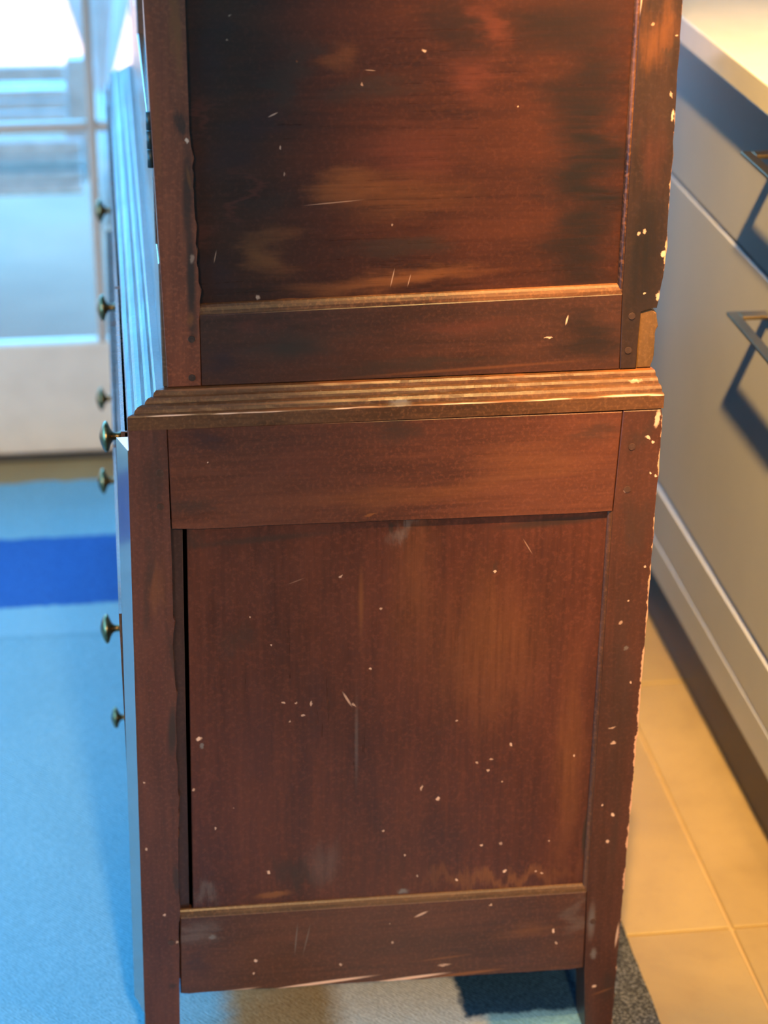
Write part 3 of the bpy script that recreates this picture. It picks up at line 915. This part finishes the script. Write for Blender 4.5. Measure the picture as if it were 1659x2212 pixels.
# top moulding, mitred round front, near side and far side; (t, z): t = 0 outer edge, 1 = against the upper part
PROF = [(.06, .7785), (0, .7790), (0, .7925), (.03, .7938), (.14, .7945), (.19, .7945), (.22, .7972), (.30, .7998), (.42, .8008),
        (.50, .8006), (.53, .8030), (.60, .8052), (.70, .8058), (.75, .8056), (.78, .8088), (.84, .8108), (1.25, .8112), (1.25, .7785)]
def mould_pts(k):
    rows = []
    for t, z in PROF:
        inset_y, inset_x = .0268 * t, .0340 * t
        if k == 0:
            rows.append((.5262 - .006 * t, 1.8 + inset_y, z))
        elif k == 1:
            rows.append((.0030 + inset_x, 1.8 + inset_y, z))
        elif k == 2:
            rows.append((.0030 + inset_x, FAR - inset_y, z))
        else:
            rows.append((.5262 - .006 * t, FAR - inset_y, z))
    return rows
def mould(name, ks, cuts):
    bm = bmesh.new()
    a, b = mould_pts(ks[0]), mould_pts(ks[1])
    rg = random.Random(5)
    rows = []
    for c in range(cuts + 1):
        t = c / cuts
        row = []
        for i, (p, q) in enumerate(zip(a, b)):
            v = Vector(p).lerp(Vector(q), t)
            if 0 < c < cuts and 1 < i < len(a) - 2:
                v.z += rg.uniform(-.00022, .00012)
                v.y += rg.uniform(-.0001, .0003) if ks[0] == 0 else 0
            row.append(bm.verts.new(v))
        rows.append(row)
    m = len(a)
    for r0, r1 in zip(rows, rows[1:]):
        for i in range(m):
            j = (i + 1) % m
            bm.faces.new((r0[i], r1[i], r1[j], r0[j]))
    bm.faces.new(rows[0])
    bm.faces.new(list(reversed(rows[-1])))
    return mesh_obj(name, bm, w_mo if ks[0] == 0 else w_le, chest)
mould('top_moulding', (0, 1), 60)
mould('top_moulding', (1, 2), 24)
mould('top_moulding', (2, 3), 4)
box('top_board', (.046, 1.834, .781), (.519, FAR - .034, .8100), M['interior'], chest)

# ------------------------------------------------------------------ upper part: cupboard standing on the chest
UZ = .8116
UB = (.26, 1.826, UZ)
cup = thing('cupboard', 'dark wooden cupboard with panelled side, standing on the chest of drawers', 'cupboard', UB)
TOP = 1.93
YU = 1.826
FARU = FAR - .026
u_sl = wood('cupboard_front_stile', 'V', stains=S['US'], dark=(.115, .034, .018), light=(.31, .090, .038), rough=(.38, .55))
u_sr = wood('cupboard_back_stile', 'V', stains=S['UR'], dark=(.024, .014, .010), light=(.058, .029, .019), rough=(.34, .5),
            edges=[('x', .5245, 0, -1, .0016, .52)])
u_br = wood('cupboard_bottom_rail', 'H', stains=S['UB'], dark=(.040, .018, .012), light=(.100, .036, .020))
u_pn = wood('cupboard_side_panel', 'H', stains=S['UP'], dark=(.031, .012, .008), light=(.085, .027, .013), rough=(.24, .40))
u_bd = wood('cupboard_lit_bead', 'H', dark=(.05, .02, .009), light=(.26, .11, .04), contrast=(.35, .65))  # lighter tone includes the lamplight this sloping bead catches
u_bv = wood('cupboard_lit_bead_upright', 'V', dark=(.02, .009, .006), light=(.30, .12, .04), contrast=(.45, .75))  # orange highlight along the bead is painted into its light tone
u_fr = wood('cupboard_front', 'V', dark=(.09, .045, .028), light=(.19, .10, .062), rough=(.16, .28), relief=.06, spec=.6)
u_pt = wood('cupboard_repair', 'V', dark=(.08, .042, .016), light=(.20, .105, .040),
            stains=[(.512, .8115, .012, .007, 0, 'o', .9, .8)])
u_pg = wood('cupboard_peg', 'V', dark=(.04, .022, .016), light=(.10, .055, .036))

rng = random.Random(21)
def xl(z):
    return .0426 - (z - .813) * .022 if z < 1.179 else .0345
outerL = [(xl(TOP), TOP), (xl(1.179), 1.179), (.0426, UZ)]
tear = ragged((.0750, .870), (.0742, .935), .006, .0016, rng) + ragged((.0738, .940), (.0726, 1.045), .008, .0026, rng) + [(.0714, 1.06), (.0711, 1.179), (.0702, TOP)]
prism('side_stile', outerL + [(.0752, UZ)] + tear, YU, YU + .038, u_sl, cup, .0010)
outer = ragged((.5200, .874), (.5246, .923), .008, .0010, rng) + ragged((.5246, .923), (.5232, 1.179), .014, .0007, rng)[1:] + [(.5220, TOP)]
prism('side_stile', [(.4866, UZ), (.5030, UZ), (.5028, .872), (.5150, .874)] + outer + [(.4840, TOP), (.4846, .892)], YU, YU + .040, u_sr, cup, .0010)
prism('repair_block', [(.5036, UZ), (.5180, UZ)] + ragged((.5186, .82), (.5204, .868), .006, .0012, rng) + [(.5142, .873), (.5034, .8712)], YU + .0016, YU + .038, u_pt, cup, .0010)
prism('bottom_rail', [(.0756, UZ), (.4862, UZ), (.4846, .8895), (.0754, .8835)], YU + .0004, YU + .022, u_br, cup, .0008)
prism('side_panel', [(.066, .880), (.490, .880), (.490, 1.86), (.066, 1.86)], YU + .0080, YU + .0150, u_pn, cup, 0)
prism('top_rail', [(.0704, 1.85), (.4842, 1.85), (.4842, TOP), (.0704, TOP)], YU + .0004, YU + .022, u_br, cup, .0008)
bead('bead', (.0754, .8838), (.4846, .8896), .0090, YU + .0012, YU + .0076, u_bd, cup)
bead('bead', (.4845, .8900), (.4840, 1.85), -.0042, YU + .0012, YU + .0072, u_bv, cup, True)
for x, z in ((.4952, .8667), (.4937, .8312), (.0665, .8208), (.0673, .8599)):
    peg(x, z, YU, cup, .0040, u_pg)
# carcass
box('back_board', (.5060, YU + .041, UZ), (.5150, FARU - .02, TOP), M['interior'], cup)
box('bottom_board', (.060, YU + .024, UZ), (.505, FARU - .02, UZ + .014), M['interior'], cup)
box('far_side_panel', (.062, FARU - .018, UZ), (.505, FARU, TOP), u_fr, cup)
# two panelled doors on the front with a rail under them
yd0, ydm, yd1 = YU + .0395, (YU + FARU) / 2, FARU - .020
bm = bmesh.new()
box_into(bm, (.0385, YU + .0005, UZ + .0005), (.0560, FARU - .020, .936), .001)
mesh_obj('base_rail', bm, u_fr, cup)
def door(y0, y1, hinge_y):
    bm = bmesh.new()
    for a, b in (((.0372, y0, .942), (.0570, y0 + .07, TOP - .004)), ((.0372, y1 - .07, .942), (.0570, y1, TOP - .004)),
                 ((.0374, y0 + .07, .942), (.0568, y1 - .07, 1.02)), ((.0374, y0 + .07, TOP - .08), (.0568, y1 - .07, TOP - .004))):
        box_into(bm, a, b, .001)
    d = mesh_obj('door', bm, u_fr, cup)
    box('door_panel', (.0450, y0 + .066, 1.014), (.0530, y1 - .066, TOP - .076), u_fr, d)
    if hinge_y is not None:
        for zc in (1.052, 1.70):
            bm = bmesh.new()
            for k in range(3):
                bmesh.ops.create_cone(bm, cap_ends=True, segments=14, radius1=.0032, radius2=.0032, depth=.0164,
                                      matrix=Matrix.Translation((xl(zc) - .0016, hinge_y, zc - .0174 + k * .0174)))
            mesh_obj('hinge', bm, M['iron'], d, True)
door(yd0, ydm - .001, YU + .0062)
door(ydm + .001, yd1, None)
# cornice
bm = bmesh.new()
prof = [(0, TOP), (.012, TOP + .006), (.018, TOP + .02), (.034, TOP + .034), (.040, TOP + .05), (.040, TOP + .062)]
rows = []
for o, z in prof:
    rows.append([bm.verts.new(p) for p in ((.034 - o, YU - o, z), (.522, YU - o, z), (.522, FARU + o, z), (.034 - o, FARU + o, z))])
for a, b in zip(rows, rows[1:]):
    for i in range(4):
        j = (i + 1) % 4
        bm.faces.new((a[i], a[j], b[j], b[i]))
bm.faces.new(rows[0])
bm.faces.new(rows[-1])
mesh_obj('cornice', bm, u_fr, cup)

# ------------------------------------------------------------------ kitchen units on the right
KX = .785
def kitchen_unit(y0, y1, label, pulls):
    k = thing('kitchen_cabinet', label, 'cabinet', (KX, (y0 + y1) / 2, 0), 'grey kitchen drawer cabinets')
    box('body', (KX + .022, y0, .128), (X1 - .012, y1, .951), M['cabinet_dark'], k)
    def front(z0, z1, cham, hz):
        xa, xb = KX, KX + .020
        bm = bmesh.new()
        ya, yb = y0 + .002, y1 - .002
        prof = [(xa, z0), (xb, z0), (xb, z1), (xa + cham * 1.5, z1), (xa, z1 - cham * .7)]
        lo = [bm.verts.new((x, ya, z)) for x, z in prof]
        hi = [bm.verts.new((x, yb, z)) for x, z in prof]
        bm.faces.new(lo)
        bm.faces.new(list(reversed(hi)))
        for i in range(5):
            j = (i + 1) % 5
            bm.faces.new((lo[j], lo[i], hi[i], hi[j]))
        d = mesh_obj('drawer', bm, M['cabinet'], k)
        if hz:
            # flat open rectangular pull lying level, its back bar against the drawer front
            c = 2.179
            w, t = .095, .0022
            b_ = .0135
            bm = bmesh.new()
            x_out, x_in = .735, KX
            box_into(bm, (x_out, c - w, hz - t), (x_out + b_, c + w, hz + t), .0006)
            l_ = .021
            box_into(bm, (x_out + b_, c + w - l_, hz - t), (x_in, c + w, hz + t), .0006)
            box_into(bm, (x_out + b_, c - w, hz - t), (x_in, c - w + l_, hz + t), .0006)
            box_into(bm, (x_in - .005, c - w + l_, hz - t), (x_in, c + w - l_, hz + t), .0006)
            mesh_obj('handle', bm, M['bronze'], d)
    front(.7465, .9380, .002, .9005 if pulls else None)
    front(.2870, .7420, .0060, .7005 if pulls else None)
    front(.1960, .2800, .0090, None)
    front(.1380, .1930, .0040, None)
    return k
kitchen_unit(1.66, 2.80, 'grey painted kitchen drawer cabinet with two bronze pulls beside the old cabinet', True)
kitchen_unit(2.802, 3.50, 'grey kitchen drawer cabinet farther along, hidden behind the old cabinet', False)
kp = box('kitchen_plinth', (.818, 1.66, .0005), (.834, 3.50, .126), M['plinth'])
tag(kp, 'glossy black recessed toe kick under the grey kitchen cabinets', 'toe kick')
bm = bmesh.new()
box_into(bm, (.753, 1.62, .9520), (X1 - .004, 3.512, .9865), .0022, 2)
tag(mesh_obj('worktop', bm, M['quartz']), 'pale polished stone worktop on the grey kitchen cabinets', 'worktop')

# ------------------------------------------------------------------ outside, through the glazed doors
structure(box('trim_2', (-9, Y1 + wall_t, -.30), (7, 24, -.055), M['paving']))
bench = thing('garden_bench', 'slatted wooden garden bench on the patio beyond the glass doors', 'bench', (-.75, 4.4, -.055))
slats = [(.524, .558), (.486, .506), (.461, .482), (.434, .457)]
for z0, z1 in slats:
    box('back_slat', (-1.50, 4.300, z0), (-.085, 4.318, z1), M['teak'], bench, .004)
for z0, z1 in ((.372, .402), (.342, .368), (.313, .338), (.284, .309)):
    box('apron_slat', (-1.50, 4.285, z0), (-.060, 4.303, z1), M['teak'], bench, .004)
for k in range(6):
    box('seat_slat', (-1.50, 4.335 + k * .075, .404), (-.05, 4.400 + k * .075, .424), M['teak'], bench, .004)
bm = bmesh.new()
post = [(-.085, .283), (-.052, .30), (-.046, .34), (-.044, .565), (-.086, .565), (-.10, .30)]
vs = [bm.verts.new((x, 4.320, z)) for x, z in post]
vb = [bm.verts.new((x, 4.362, z)) for x, z in post]
bm.faces.new(vs)
bm.faces.new(list(reversed(vb)))
for i in range(len(post)):
    j = (i + 1) % len(post)
    bm.faces.new((vs[j], vs[i], vb[i], vb[j]))
mesh_obj('leg', bm, M['teak'], bench)
for x, y in ((-1.50, 4.320), (-1.50, 4.74), (-.52, 4.320), (-.52, 4.74)):
    box('leg', (x, y, -.055), (x + .06, y + .042, .41), M['teak'], bench, .003)

par = thing('garden_parasol', 'folded pale parasol standing on the patio beyond the glass doors', 'parasol', (-.012, 5.15, -.055))
bm = bmesh.new()
rings = []
SEG = 16
for z, r in ((.285, .005), (.295, .017), (.33, .028), (.52, .085), (.9, .17), (1.3, .20), (1.8, .13), (2.25, .04), (2.32, .01)):
    rings.append([bm.verts.new((-.012 + r * (1 if i % 2 else .82) * math.cos(2 * math.pi * i / SEG),
                                5.15 + r * (1 if i % 2 else .82) * math.sin(2 * math.pi * i / SEG), z)) for i in range(SEG)])
for a, b in zip(rings, rings[1:]):
    for i in range(SEG):
        j = (i + 1) % SEG
        bm.faces.new((a[i], a[j], b[j], b[i]))
bm.faces.new(rings[0])
bm.faces.new(rings[-1])
mesh_obj('canopy', bm, M['canvas'], par)
bm = bmesh.new()
bmesh.ops.create_cone(bm, cap_ends=True, segments=14, radius1=.016, radius2=.016, depth=.36, matrix=Matrix.Translation((-.012, 5.15, .118)))
mesh_obj('pole', bm, M['teak'], par, True)
